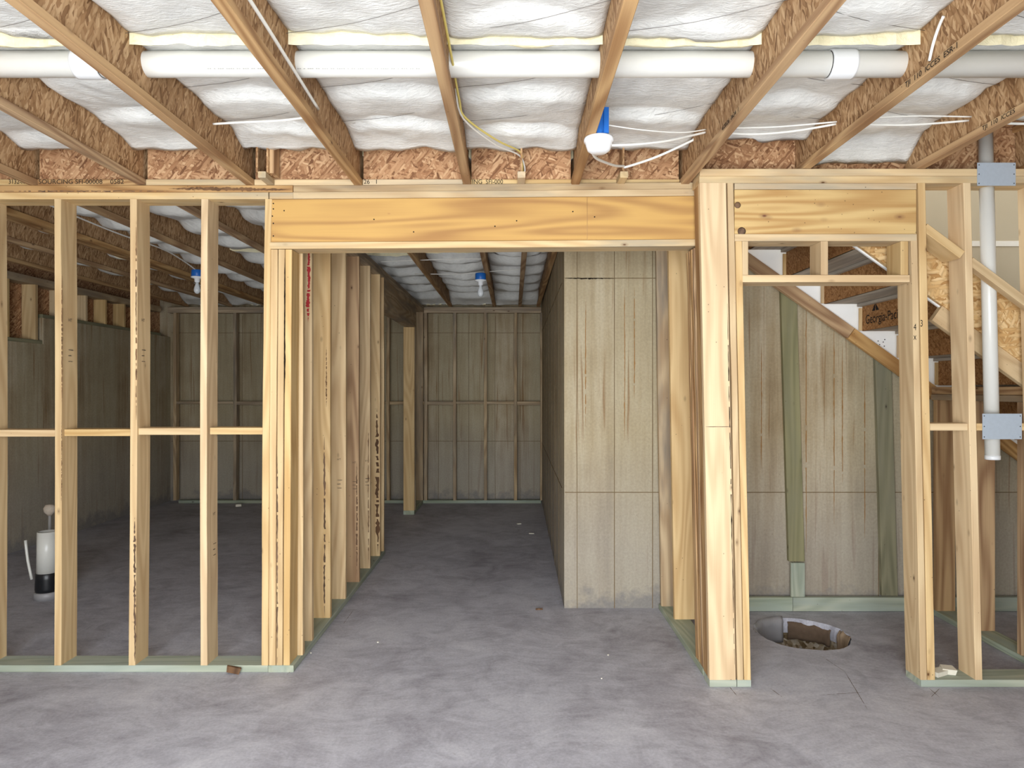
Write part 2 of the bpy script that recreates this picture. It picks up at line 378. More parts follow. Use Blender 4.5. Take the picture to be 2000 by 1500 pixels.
RUST = plain('rust_run', srgb(150, 112, 68), .9, .1, nz=.25, sc=14)
SEAM = plain('form_seam_stain', srgb(122, 104, 78), .9, .1, nz=.35, sc=9)
def seam_v(parent, x, y, z0, z1, w=.006): lum('form_seam', parent, x-w/2, x+w/2, y-.0025, y+.004, z0, z1, 'z', SEAM, n=14, bow=.004, rough=.002)
def seam_h(parent, x0, x1, y, z, w=.006): lum('form_seam', parent, x0, x1, y-.0025, y+.004, z-w/2, z+w/2, 'x', SEAM, n=14, rough=.002)
# concrete wall beside the passage and behind the stair
wc = empty('wall_concrete', (1.0, 4.9, 0), label='tall cast concrete wall facing the wide opening and running behind the stair', cat='wall', kind='structure')
block('wall_face', wc, .367, 5.0, 4.9, 5.1, 0, 2.86, CONC)
for x in (.46, .727, 1.0, 1.33, 2.02, 2.62, 3.38): seam_v(wc, x, 4.9, 0, 2.84)
for z in (.83, 2.365): seam_h(wc, .372, 4.99, 4.9, z)
streak('crack', wc, (.372, 4.8975, 2.362), (0, 0, -1), X_, .36, .014, DARK, seed=61, jag=.9, n=40)
for i, (x, z, l) in enumerate(((.80, 1.2, 1.1), (.87, 1.5, .8), (.52, 1.3, .9), (1.62, .5, 1.6), (2.10, .4, 1.9), (2.30, .6, 1.5), (2.36, .9, 1.0), (1.78, 1.0, .9), (2.52, .5, 1.2))):
    streak('rust_run', wc, (x, 4.899, z), X_, Z_, l, .010, RUST, seed=70+i, jag=.7, n=50, breaks=.05, proud=.0010)
wp = empty('wall_passage_right', (.38, 7.2, 0), label='concrete wall running deep along the passage', cat='wall', kind='structure')
bm = bmesh.new(); pts = [(.367, 5.1), (.40, 9.6), (.6, 9.6), (.6, 5.1)]
lo = [bm.verts.new((x-.38, y-7.2, 0)) for x, y in pts]; hi = [bm.verts.new((x-.38, y-7.2, 2.86)) for x, y in pts]
bm.faces.new(lo); bm.faces.new(hi)
for i in range(4): bm.faces.new((lo[i], lo[(i+1) % 4], hi[(i+1) % 4], hi[i]))
link('wall_face', mesh(bm), CONC, wp, Matrix.Translation((.38, 7.2, 0)))
for y in (5.5, 6.1, 6.7, 7.3, 7.9, 8.5, 9.1):
    x = .367+.033*(y-5.1)/4.5; lum('form_seam', wp, x-.003, x+.004, y-.003, y+.003, 0, 2.84, 'z', SEAM, n=10, rough=.002)
for z in (.83, 2.365): stick('form_seam', wp, (.3665, 5.1, z), (.399, 9.4, z), .006, .006, X_, SEAM)
# back wall: concrete with framing in front
wk = empty('wall_back', (-1.5, 9.55, 0), label='dark concrete wall at the far end of the rooms', cat='wall', kind='structure')
block('wall_face', wk, -5.0, .41, 9.6, 9.8, 0, SUB, CONC)
for x in (-4.4, -3.8, -3.2, -2.6, -1.35, -1.05, -.62, -.25, .1): seam_v(wk, x, 9.6, 0, 2.6)
for z in (.84, 2.36): seam_h(wk, -4.8, .39, 9.6, z)
wkf = empty('wall_back_framing', (-1.5, 9.4, 0), label='thin stud framing in front of the far concrete wall', cat='wall', kind='structure')
YB = 9.40
xs = [(px+3-VX)*YB/F for px in (338, 396, 455, 513, 572, 631, 690, 755, 828, 885, 945, 1004, 1055)]
for x in xs: lum('stud', wkf, x-.021, x+.021, YB, YB+.089, .04, 2.62, 'z', TANW, n=4, bow=.006)
lum('bottom_plate', wkf, -4.6, .385, YB, YB+.089, 0, .04, 'x', TREAT)
lum('top_plate', wkf, -4.75, .39, YB, YB+.089, 2.62, 2.66, 'x', TANW); lum('top_plate', wkf, -4.75, .39, YB, YB+.089, 2.66, 2.698, 'x', TANW)
for a, b in zip(xs[:-1], xs[1:]):
    lum('blocking', wkf, a+.021, b-.021, YB+.004, YB+.089, 1.36+random.uniform(-.012, .012), 1.40, 'x', TANW)
# left foundation wall with short studs above
wl = empty('wall_left_foundation', (-4.9, 6.5, 0), label='low concrete foundation wall with short studs above in the dark side room', cat='wall', kind='structure')
block('wall_face', wl, -5.0, -4.81, 3.95, 7.0, 0, 2.03, CONC); block('wall_face', wl, -5.0, -4.81, 7.0, 9.6, 0, 2.30, CONC)
block('backing', wl, -5.0, -4.96, 3.95, 9.6, 2.30, SUB, OSBP); block('backing', wl, -5.0, -4.96, 3.95, 7.0, 2.03, 2.3, OSBP)
lum('bottom_plate', wl, -4.955, -4.815, 3.95, 6.99, 2.03, 2.068, 'y', TREATV); lum('bottom_plate', wl, -4.955, -4.815, 7.0, 9.35, 2.30, 2.338, 'y', TREATV)
lum('top_plate', wl, -4.955, -4.815, 3.95, 9.35, 2.625, 2.70, 'y', TANW)
for y in (5.3, 5.7, 6.1, 6.5, 6.89): lum('short_stud', wl, -4.955, -4.815, y, y+.038, 2.068, 2.625, 'z', PINE)
for y in (7.3, 7.70, 8.07, 8.46, 8.87): lum('short_stud', wl, -4.955, -4.815, y, y+.038, 2.338, 2.625, 'z', PINE)

# ------------------------------------------------------------------ near stud wall on the left
YL = 3.79
w1 = empty('wall_left', (-2.4, YL, 0), label='open stud wall in front of the dark side room', cat='wall', kind='structure')
S = 352.3
LX = lambda px: (px-VX)/S
lum('bottom_plate', w1, -3.6, LX(523), YL, YL+.14, 0, .038, 'x', TREAT, n=12, bow=.003)
tp = lum('top_plate', w1, -3.6, LX(524), YL, YL+.14, 2.624, 2.662, 'x', PINE2, n=6, bow=.002)
tp2 = lum('top_plate', w1, -3.6, LX(572), YL-.004, YL+.136, 2.662, 2.70, 'x', TAN, n=6, bow=.002)
lum('filler_block', w1, LX(526), LX(572), YL+.002, YL+.14, 2.626, 2.662, 'x', PINE2)
streak('bark_streak', tp2, (LX(330), YL-.004, 2.678), (0, 0, -1), X_, 240/S, .026, BARK, seed=5, jag=.75)
streak('bark_streak', tp2, (LX(0), YL-.004, 2.666), (0, 0, -1), X_, 330/S, .010, BARK, seed=9, jag=.9, breaks=.3)
L1 = []
for px, dx in ((-35, 0), (107, 0), (252, .008), (393, .004), (512, .02)):
    st = lum('stud', w1, LX(px-2), LX(px+12), YL, YL+.14, .038, 2.624, 'z', PINE, dx=dx, n=10, bow=.006, rough=.004); L1.append(st)
for a, b, z in ((-22, 106, 1.325), (121, 251, 1.328), (266, 392, 1.335), (407, 511, 1.337)):
    lum('blocking', w1, LX(a), LX(b), YL+.02, YL+.155, z-.02, z+.018, 'x', PINE)
streak('bark_streak', L1[2], (LX(263), YL, .06), X_, Z_, .80, .020, BARK, seed=3, jag=.9, breaks=.1)
streak('bark_streak', L1[2], (LX(266), YL, 1.4), X_, Z_, 1.1, .010, BARK, seed=13, jag=.9, breaks=.2)
streak('bark_streak', L1[1], (LX(120), YL, .95), X_, Z_, .45, .010, BARK, seed=4, jag=.9, breaks=.2)
streak('bark_streak', L1[1], (LX(121), YL, 1.5), X_, Z_, .70, .008, BARK, seed=14, jag=.9, breaks=.3)
def stamp(stud, x, y, z, nrm, sc=1.0):
    """small grade stamp on a stud side (nrm +X) or face (-Y)"""
    r = Y_ if nrm == '+x' else X_
    t = text('grade_stamp', stud, 'HT', (x, y, z), r, Z_, .024*sc, STAMP)
    for k in range(3):
        o = Vector((x, y, z-.16*sc-.032*k*sc)); streak('grade_stamp', stud, o, Z_, tuple(-c for c in r) if False else r, .045*sc*(1, .7, .9)[k], .007, STAMP, jag=.6, n=10, seed=k+int(z*100), proud=-.0012)
for st, px, z in ((L1[1], 121, 1.95), (L1[2], 266, 1.95), (L1[3], 407, .86)): stamp(st, LX(px)+.004, YL+.045, z, '+x')
# ------------------------------------------------------------------ passage wall (left side of the opening)
w2 = empty('wall_passage_left', (-1.29, 5.5, 0), label='row of studs seen edge to edge down one side of the passage', cat='wall', kind='structure')
XR = -1.222
lum('bottom_plate', w2, LX(523.5), XR+.005, YL, 6.50, 0, .038, 'y', TREAT, n=8)
lum('top_plate', w2, -1.36, XR, 3.95, 9.38, 2.662, 2.70, 'y', TANW); lum('top_plate', w2, -1.36, XR, 3.95, 9.38, 2.624, 2.662, 'y', TANW)
for a, b in ((525.5, 539.5), (540.5, 553), (554, 567)):
    j = lum('jack_stud', w2, LX(a-1.5), LX(b-1.5), YL+.002, YL+.138, .038, 2.345, 'z', PINE, dx=.012, n=10, bow=.002, rough=.003)
    if a == 540.5:
        streak('bark_streak', j, (LX(541.5), YL+.002, .05), X_, Z_, 1.15, .012, BARK, seed=21, jag=.8, breaks=.1)
    if a == 554: streak('bark_streak', j, (LX(556), YL+.0015, 1.55), X_, Z_, .75, .009, DARK, seed=22, jag=.3)
ys = (3.934, 4.16, 4.576, 4.989, 5.428, 5.842, 6.275, 6.46)
PS = []
for i, y in enumerate(ys): PS.append(lum('stud', w2, -1.36, XR+(.012 if i == 0 else 0), y, y+.038, .038, 2.624, 'z', PINE if i not in (4,) else TAN, n=10, bow=.003, rough=.004))
ps = [(2, -1.262, .05, 1.2, .022, BARK, 31), (2, -1.25, 1.45, .40, .012, BARK, 32), (4, -1.24, .10, .9, .02, BARK, 33), (5, -1.236, .05, 1.3, .014, BARK, 34), (6, -1.245, .05, 1.35, .05, BARK, 35)]
for i, x, z, l, wd, m, sd in ps: streak('bark_streak', PS[i], (x, ys[i], z), X_, Z_, l, wd, m, seed=sd, jag=.8, breaks=.12)
streak('red_paint_mark', PS[1], (-1.245, ys[1], 1.98), X_, Z_, .47, .030, RED, seed=41, jag=.6, breaks=.08)['label'] = 'faded red paint streak'
for i, z in ((3, 1.05), (4, .98), (5, .95), (0, 1.97)): stamp(PS[i], -1.315+.01*i, ys[i], z, '-y', .9)
h2 = lum('door_header', w2, -1.35, XR, 6.48, 8.60, 2.345, 2.624, 'y', TANW); h2['label'] = 'dark wooden header over the side doorway of the passage'
lum('stud', w2, -1.372, -1.235, 8.555, 8.593, .05, 2.345, 'z', PINE, n=6)
lum('bottom_plate', w2, -1.372, -1.235, 8.55, 9.39, 0, .05, 'y', TREAT)
for y in (8.60, 8.64, 9.34): lum('stud', w2, -1.37, -1.23, y, y+.038, .05, 2.624, 'z', TANW, n=5, bow=.004)
# ------------------------------------------------------------------ beam over the wide opening
hb = empty('header_beam', (-.13, 3.76, 2.385), label='long honey-coloured laminated beam over the wide opening, with flat plates nailed above and below', cat='beam')
def yawed(name, x0, x1, z0, z1, mat, dy=0.0, th=.135, **k):
    p = lambda x: Vector((x, YL+dy+th/2-.03*(x+1.355)/2.35, (z0+z1)/2+.010*(x+1.355)/2.35))
    return stick(name, hb, p(x0), p(x1), th, z1-z0, Y_, mat, **k)
hd = yawed('laminated_beam', LX(527), 1.03, 2.386, 2.624, LVL, .004)
lum('beam_joint', hb, .408, .410, YL-.0215, YL-.015, 2.39, 2.628, 'z', TAN, bev=.0002)
yawed('top_plate', LX(573), 1.03, 2.625, 2.662, PINE2); yawed('top_plate', LX(573), 1.03, 2.662, 2.70, TANW, .006)
yawed('bottom_plate', LX(527), 1.03, 2.348, 2.385, PINE2, -.002, n=8, bow=.003)
for x, z in ((-1.33, 2.60), (-1.33, 2.57), (-1.335, 2.53), (-1.33, 2.49), (-1.33, 2.42), (-1.27, 2.56), (-.77, 2.51), (-.55, 2.44), (-.1, 2.47), (.02, 2.5), (.45, 2.52), (.33, 2.55)):
    lathe('nail_head', [(.004, 0), (.004, .002)], (x, YL+.0045-.03*(x+1.355)/2.35, z), INK, hb, seg=6, rot=Matrix.Rotation(math.pi/2, 4, 'X'))

# ------------------------------------------------------------------ near stud wall on the right with the door opening
YR = 3.60; SR = F/YR
RX = lambda px: (px-VX)/SR
w3 = empty('wall_right', (2.0, YR, 0), label='stud wall with the narrow door opening in front of the stair', cat='wall', kind='structure')
D = -.052
lum('top_plate', w3, RX(1366), 3.5, YR, YR+.14, 2.656, 2.693, 'x', PINE2, n=4); lum('top_plate', w3, RX(1367), 3.5, YR+.002, YR+.138, 2.694, 2.732, 'x', PINE2, n=4)
lum('bottom_plate', w3, RX(1386), RX(1438.5), YR, YR+.10, 0, .038, 'x', TREAT); lum('bottom_plate', w3, RX(1440), RX(1467), YR, YR+.14, 0, .038, 'x', TREAT)
lum('bottom_plate', w3, RX(1799), 3.5, YR, YR+.14, 0, .038, 'x', TREAT)
cb = lum('post_board', w3, RX(1386), RX(1437.5), YR, YR+.038, .038, 2.656, 'z', PINE, dx=D, n=6); cb['label'] = 'wide pale post board with small knots beside the door opening'
lum('stud', w3, RX(1386)+.004, RX(1386)+.042, YR+.04, YR+.13, .038, 2.656, 'z', TAN, dx=D, n=6)
lum('stud', w3, RX(1440), RX(1452.5), YR, YR+.14, .038, 2.656, 'z', PINE, dx=D, n=10, rough=.004)
lum('jack_stud', w3, RX(1453.5), RX(1467), YR, YR+.14, .038, 2.349, 'z', PINE, dx=D*.9, n=8, rough=.003)
streak('gap_shade', cb, (RX(1436)-.004, YR, .12), X_, (D/2.6, 0, 1), 1.9, .007, DARK, seed=50, jag=.9, breaks=.15)  # shade of the gap between post board and stud, painted as a dark strip
streak('chalk_line', cb, (RX(1378), YR, 1.372), (0, 0, -1), X_, .138, .003, STAMP, seed=51, jag=.2)
dh = lum('door_header', w3, RX(1435), RX(1790), YR+.003, YR+.137, 2.388, 2.622, 'x', DHEAD); dh['label'] = 'broad yellow pine header with two dark knots'
for x, z, r in ((RX(1441), 2.54, .017), (RX(1449), 2.402, .022)):
    lathe('knot', [(r, 0), (r*.7, .0012), (r*.2, .0014)], (x, YR+.003, z), BARK, dh, seg=14, rot=Matrix.Rotation(math.pi/2, 4, 'X'))
lum('header_plate', w3, RX(1435), RX(1790), YR, YR+.14, 2.623, 2.655, 'x', PINE2); lum('header_plate', w3, RX(1435), RX(1790), YR-.002, YR+.14, 2.350, 2.387, 'x', PINE2)
for a, b in ((1450, 1462), (1604, 1618), (1760, 1775)): lum('cripple_stud', w3, RX(a), RX(b), YR+.002, YR+.14, 2.172, 2.349, 'z', PINE)
lum('door_head_plate', w3, RX(1450), RX(1776), YR-.004, YR+.135, 2.133, 2.171, 'x', PINE, n=8, bow=.004)
js = lum('jack_stud', w3, RX(1798), RX(1811), YR, YR+.14, .038, 2.387, 'z', PINE, dx=D, n=10, rough=.003)
ks = lum('stud', w3, RX(1812), RX(1827), YR, YR+.14, .038, 2.656, 'z', PINE, dx=D, n=10, rough=.003)
s2 = lum('stud', w3, RX(1905), RX(1919.5), YR, YR+.14, .038, 2.656, 'z', PINE, dx=D*1.2, n=10, rough=.003)
lum('stud', w3, RX(2050), RX(2064), YR, YR+.14, .038, 2.656, 'z', PINE, dx=D*1.3, n=6)
lum('blocking', w3, RX(1817), RX(1892), YR+.01, YR+.14, 1.351, 1.389, 'x', PINE); lum('blocking', w3, RX(1910), RX(2048), YR+.01, YR+.05, 1.351, 1.389, 'x', PINE)
# sloping blocks between the studs, following the stair
stick('sloping_block', w3, at(1808, 443, YR)+Vector((0, .074, 0)), at(1881, 497, YR)+Vector((0, .074, 0)), .14, .045, Y_, PINE)
stick('sloping_block', w3, at(1898, 509, YR)+Vector((0, .030, 0)), at(2042, 616, YR)+Vector((0, .030, 0)), .05, .045, Y_, PINE)
text('pencil_mark', js, '4\nx', (RX(1784), YR, 1.88), X_, Z_, .05, INK, sx=.6); text('pencil_mark', ks, '3', (RX(1797), YR, 1.90), X_, Z_, .05, INK, sx=.6)
# ------------------------------------------------------------------ short passage wall behind the right post
w4 = empty('wall_passage_right_studs', (1.1, 4.2, 0), label='short stud wall between the post and the concrete wall', cat='wall', kind='structure')
lum('bottom_plate', w4, 1.040, 1.18, 3.745, 4.88, 0, .038, 'y', TREAT)
for y in (3.755, 3.797, 3.839, 3.881): lum('jack_stud', w4, 1.044, 1.18, y, y+.037, .038, 2.345, 'z', TAN, dx=-.055, n=10, rough=.008, bow=.003)
lum('stud', w4, 1.075, 1.21, 4.547, 4.585, .038, 2.69, 'z', PINE, dx=-.045, n=6)
lum('stud', w4, 1.045, 1.18, 4.82, 4.858, .038, 2.69, 'z', TANW, dx=-.04, n=8, rough=.006)
# ------------------------------------------------------------------ under-stair partition
w5 = empty('wall_under_stair', (2.98, 4.3, 0), label='low stud wall under the stair with a treated bottom plate', cat='wall', kind='structure')
lum('bottom_plate', w5, 2.92, 3.06, 3.75, 4.81, 0, .038, 'y', TREAT)
lum('top_plate', w5, 2.92, 3.06, 3.86, 4.775, 1.495, 1.533, 'y', TANW); lum('top_plate', w5, 2.925, 3.06, 3.86, 4.775, 1.535, 1.585, 'y', TAN)
for y in (4.72, 4.33, 3.93): lum('stud', w5, 2.925, 3.055, y, y+.038, .038, 1.495, 'z', TAN, n=6)
# treated furring against the concrete
w6 = empty('trim_1', (2.0, 4.86, 0), label='green treated furring boards fixed flat to the concrete behind the stair', cat='furring', kind='structure')
lum('bottom_board', w6, 1.21, (1548-VX)*4.82/F, 4.82, 4.858, .002, .10, 'x', TREAT); lum('bottom_board', w6, (1549-VX)*4.82/F, 2.90, 4.82, 4.858, .002, .10, 'x', TREAT)
lum('bottom_board', w6, 3.09, 4.9, 4.82, 4.858, .002, .10, 'x', TREAT)
lum('upright_board', w6, (1546-VX)*4.83/F, (1573-VX)*4.83/F, 4.835, 4.858, .101, .34, 'z', TREAT); lum('upright_board', w6, (1541-VX)*4.86/F, (1572-VX)*4.86/F, 4.859, 4.897, .345, 2.36, 'z', TREATV, dx=-.06)
lum('upright_board', w6, (1723-VX)*4.86/F, (1754-VX)*4.86/F, 4.859, 4.897, .101, 1.9, 'z', TREATV, dx=-.05)

# ------------------------------------------------------------------ ceiling joists
JX = [-4.47+.602*k for k in range(13)]           # -4.47 ... 2.754
jl = {0: 'over the far side of the dark room', 1: 'third beyond the outermost corner joist over the dark side room', 2: 'second beyond the outermost corner joist over the dark side room',
      3: 'at the outer edge, reaching the left wall above its outermost stud gap', 4: 'second from the left, landing between the first two stamped studs', 5: 'landing beside the paired web block above the beam end',
      6: 'carrying the white cable along its web, crossing above the beam', 7: 'with yellow cable beside it, landing near the beam middle', 8: 'holding the blue lamp box and white lamp',
      9: 'date-stamped, landing at the post top', 10: 'with bold lettering on its flange, ending over the door header', 11: 'with bold lettering on its flange, ending near the upright white pipe', 12: 'at the far edge past the upright pipe'}
def make_joist(name, x, y0, y1, z0, z1, label, group):
    j = empty(name, (x, y0, z0), label=label, cat='joist', group=group)
    lum('bottom_flange', j, x-.0225, x+.0225, y0, y1, z0, z0+.035, 'y', TAN, n=8, bow=.003)
    lum('web', j, x-.005, x+.005, y0, y1, z0+.034, z1-.03, 'y', WEB, bev=.0005)
    lum('top_flange', j, x-.0225, x+.0225, y0, y1, z1-.032, z1, 'y', TAN)
    return j
JO = []
for k, x in enumerate(JX):
    right = x > 1.2
    JO.append(make_joist('floor_joist', x, -1.05, 3.74 if right else 9.38, 2.734 if right else ZT+.001, SUB-.002, 'wooden I-joist '+jl[k], 'ceiling I-joists'))
make_joist('floor_joist', .095, 4.1, 9.38, ZT+.001, SUB-.002, 'extra wooden I-joist over the far end of the passage, beside the concrete wall', 'ceiling I-joists')
make_joist('floor_joist', -3.36, 4.1, 9.38, ZT+.001, SUB-.002, 'doubled wooden I-joist close beside another in the dark side room', 'ceiling I-joists')
# stamps on the flange sides (facing the camera side)
def fl_text(k, s, y, size, z=None, sx=.9):
    x = JX[k]-.0225; z0 = (2.734 if JX[k] > 1.2 else ZT+.001)
    fl = [c for c in JO[k].children if c.name.startswith('bottom_flange')][0]
    text('stamp', fl, s, (x-.0015, y, z0+.008 if z is None else z), (0, -1, 0), Z_, size, INK, sx=sx)
fl_text(10, 'TJI  110  ICCES  ESR-1', 2.66, .030, sx=1.15); fl_text(11, 'TJI  110  ICCES', 3.10, .028, sx=1.15); fl_text(9, '4/20/26  0634  1', 3.02, .027, sx=1.25)

# joist blocking above the left wall and the beam
bt = {3: '3132-K', 4: 'SOURCING SFI-00008    0582', 7: '26   1', 8: 'ING  SFI-000'}
bl = {2: 'past the outermost joist', 3: 'stamped 3132-K at the picture edge', 4: 'stamped SOURCING above the stud wall', 5: 'between the stamped block and the paired web stub', 6: 'over the beam end beside the paired web stub', 7: 'between the white cable joist and the yellow cable joist', 8: 'between the yellow cable and the blue lamp box', 9: 'between the blue lamp box and the post'}
for k in range(2, 10):
    a, b = JX[k-1]+.024, JX[k]-.024
    o = empty('joist_blocking', ((a+b)/2, 3.80, ZT), label='reddish strand-board joist block '+bl[k], cat='blocking', group='joist blocks over the wall plate')
    fl = lum('bottom_flange', o, a, b, 3.796, 3.84, ZT+.002, ZT+.036, 'x', TAN if k == 4 else PINE2)
    lum('web', o, a, b, 3.812, 3.824, ZT+.035, SUB-.03, 'x', OSBP, bev=.0005)
    lum('top_flange', o, a, b, 3.796, 3.84, SUB-.032, SUB-.002, 'x', TAN)
    if k in bt: text('stamp', fl, bt[k], (a+(.0 if k == 3 else .005) + (.44 if k == 3 else .24 if k == -8 else 0), 3.796, ZT+.010), X_, Z_, .034, INK, sx={3: .9, 4: 1.12, 7: 1.0, 8: .95}[k]*(1.0))
# short squash stubs standing on the plate
def stub(px, label, double=False):
    x = (px-VX)*3.78/F
    o = empty('joist_stub', (x, 3.72, ZT), label=label, cat='joist stub')
    lum('flange', o, x-.021, x+.021, 3.66, 3.794, ZT+.002, ZT+.036, 'y', PINE2)
    for dxx in ((-.034, .022) if double else (0,)): lum('web', o, x+dxx-.005, x+dxx+.005, 3.68, 3.794, ZT+.037, 2.93, 'y', WEB, bev=.0005)
    if double: lum('flange', o, x+.012, x+.05, 3.70, 3.794, ZT+.04, 2.92, 'z', TAN)
stub(527, 'short paired web stub on the plate above the beam end', True); stub(1018, 'short single web stub where the yellow cable drops behind the beam'); stub(1212, 'short single web stub under the white lamp cable')
# rim board over the right wall
rb = empty('wall_rim', (2.4, 3.75, 2.73), label='strand-board rim above the door header, closing the joist bays', cat='rim board', kind='structure')
for a, b in ((.975, 1.95), (1.952, 3.0), (3.002, 5.0)): lum('rim_board', rb, a, b, 3.748, 3.778, 2.715, SUB, 'x', OSBP)
block('drywall', None, 1.22, 5.0, 3.76, 3.78, 3.03, 4.4, DRYWALL, label='drywall lining of the stairwell above the rim', cat='drywall', kind='structure')

# ------------------------------------------------------------------ insulation
ordn = ['first', 'second', 'third', 'fourth', 'fifth', 'sixth', 'seventh', 'eighth', 'ninth', 'tenth', 'eleventh', 'twelfth']
def batt(x0, x1, y0, y1, label, group, seed, zb=2.895, sag=.045, per=.42, cut=None, pipe=None, ny=None, ragged=.02, wires=(), endlow=None, endz=2.85):
    per *= 1+.25*(random.Random(seed+1).random()-.5); nx = 26; ny = ny or max(14, int((y1-y0)/.028)); rr = random.Random(seed); ph = rr.uniform(0, 1)
    vs, fs = [], []; ox, oy = (x0+x1)/2, y0
    def z_at(u, y):
        s = math.sin(math.pi*u)
        arch = s**.7
        vv = (y+.13*arch+.03*noise.noise(Vector((u*2, y*2, seed))))/per+ph
        fr = vv-math.floor(vv); 
        c = (1-(1-fr/.14)**2) if fr < .14 else (1-((fr-.14)/.86)**1.4)
        z = zb-sag*c*(.30+.70*arch)
        z += .016*noise.noise(Vector((u*3+seed, y*3.3, 1)))+.007*noise.noise(Vector((u*9, y*10, seed)))
        z += .010*max(0, 1-u/.06)+.010*max(0, 1-(1-u)/.06)
        if endlow and y > y1-endlow:
            q = (y-(y1-endlow))/endlow; z = z*(1-q)+(endz+.02*noise.noise(Vector((u*4, seed, 2))))*q
        if pipe:
            d = abs(y-pipe[0])
            if d < .13: z = max(z, pipe[1]+.006) if d < .075 else max(z, pipe[1]+.006-(d-.075)*1.6)
        return z
    for j in range(ny+1):
        t = j/ny; y = y0+(y1-y0)*t
        for i in range(nx+1):
            u = i/nx; x = x0+(x1-x0)*u
            yy = y
            if j == ny: yy -= ragged*abs(noise.noise(Vector((u*7, seed, 5))))*1.5 if y1 < 3.6 or y1 > 4 else ragged*noise.noise(Vector((u*7, seed, 5)))
            if j == 0: yy += ragged*.5*abs(noise.noise(Vector((u*6, seed, 9))))
            z = z_at(u, y)
            if cut and t*(y1-y0) < .02: z = min(z, cut+.010*noise.noise(Vector((u*5, seed, 3))))
            vs.append((x-ox, yy-oy, min(z, SUB-.02)))
    W = nx+1
    for j in range(ny):
        for i in range(nx): fs.append((j*W+i, (j+1)*W+i, (j+1)*W+i+1, j*W+i+1))
    # closed sides and top so the batt has its real thickness; the cut ends are yellowish fibre
    B = len(vs); border = [i for i in range(W)]+[j*W+nx for j in range(1, ny+1)]+[ny*W+i for i in range(nx-1, -1, -1)]+[j*W for j in range(ny-1, 0, -1)]
    for b in border: vs.append((vs[b][0], vs[b][1], SUB-.004))
    nb = len(border); nmain = len(fs)
    for k in range(nb): fs.append((border[k], border[(k+1) % nb], B+(k+1) % nb, B+k))
    fs.append(tuple(range(B, B+nb)))
    me = bpy.data.meshes.new('batt'); me.from_pydata(vs, [], fs)
    o = link('insulation_batt', me, [INSUL, CUTEND], None, Matrix.Translation((ox, oy, 0)))
    for idx, p in enumerate(me.polygons):
        p.use_smooth = idx < nmain
        if idx >= nmain or (cut and idx < 2*nx): p.material_index = 1
    tag(o, label, 'insulation', group)
    for wy, sk in wires:
        tube('support_wire', [(x0+.002, wy-sk, zb-.012), ((x0+x1)/2, wy, zb-.030), (x1-.002, wy+sk, zb-.012)], .0010, WIRE, o, seg=5, sub=4)
    return o
PY, PZ, PR = 2.72, 2.862, .0495
for k in range(2, 12):
    a, b = JX[k]+.006, JX[k+1]-.006
    rt = JX[k+1] > 1.2
    lift = .02 if rt else 0
    sk = -.11 if JX[k] < .5 else .11
    nm = ordn[k-2]+' ceiling bay from the left'
    batt(a, b, -1.0, 2.585, 'white fibreglass batt nearer than the long white pipe, '+nm, 'fibreglass batts of the near room', 11+k*3, zb=2.915+lift*.5, sag=.030, wires=((2.15, sk), (2.45, sk)))
    batt(a, b, 2.59, {9: 3.60, 10: 3.73, 11: 3.34}.get(k, 3.70), 'white fibreglass batt past the long white pipe, '+nm, 'fibreglass batts of the near room', 12+k*3, zb=2.910+lift*.5, sag=.044, cut=2.876, pipe=(PY, PZ+PR), ragged=.04, wires=((2.90, sk), (3.28, sk)), endlow=.16, endz={9: 2.88, 10: 2.80, 11: 2.88}.get(k, 2.865))
for k in range(0, 8):
    a, b = JX[k]+.006, JX[k+1]-.006
    n2 = 'dim rooms behind the beam, '+ordn[k]+' bay from the left'
    batt(a, b, 3.87, 6.4, 'grey-white batt, near half, '+n2, 'fibreglass batts of the back rooms', 101+k*3, zb=2.90, sag=.10, per=.5, ragged=.05)
    batt(a, b, 6.41, 9.36, 'grey-white batt, far half, '+n2, 'fibreglass batts of the back rooms', 102+k*3, zb=2.89, sag=.11, per=.55, ragged=.05, endlow=.35, endz=2.72)

# ------------------------------------------------------------------ long white drain pipe through the joists
pp = empty('drain_pipe', (0, PY, PZ), label='long horizontal white drain pipe through the ceiling joists with two couplings', cat='pipe')
lathe('pipe', [(PR, -4.2), (PR, 4.2)], (-.4, PY, PZ), PVC, pp, seg=36, rot=Matrix.Rotation(math.pi/2, 4, 'Y'))
for px in (157, 1655):
    x = (px-VX)*PY/F*.98
    lathe('coupling', [(PR, -.05), (PR+.006, -.049), (PR+.007, -.04), (PR+.007, .04), (PR+.006, .049), (PR, .05)], (x, PY, PZ), PVCG, pp, seg=36, rot=Matrix.Rotation(math.pi/2, 4, 'Y'))
    lathe('ink_ring', [(PR+.0006, -.0015), (PR+.0006, .0015)], (x+(.052 if px < 1000 else -.052), PY, PZ), INK, pp, seg=36, rot=Matrix.Rotation(math.pi/2, 4, 'Y'))
text('stamp_line', pp, '-- - --- ---- -- --- -- ---- - -- --- ---- -- - --- -- --- -- ---- - -- --- --- -- ---- -- - --- -- --', (-1.2, PY-PR*.72, PZ-PR*.72), X_, (0, -.7, .7), .012, INK, sx=2.2)
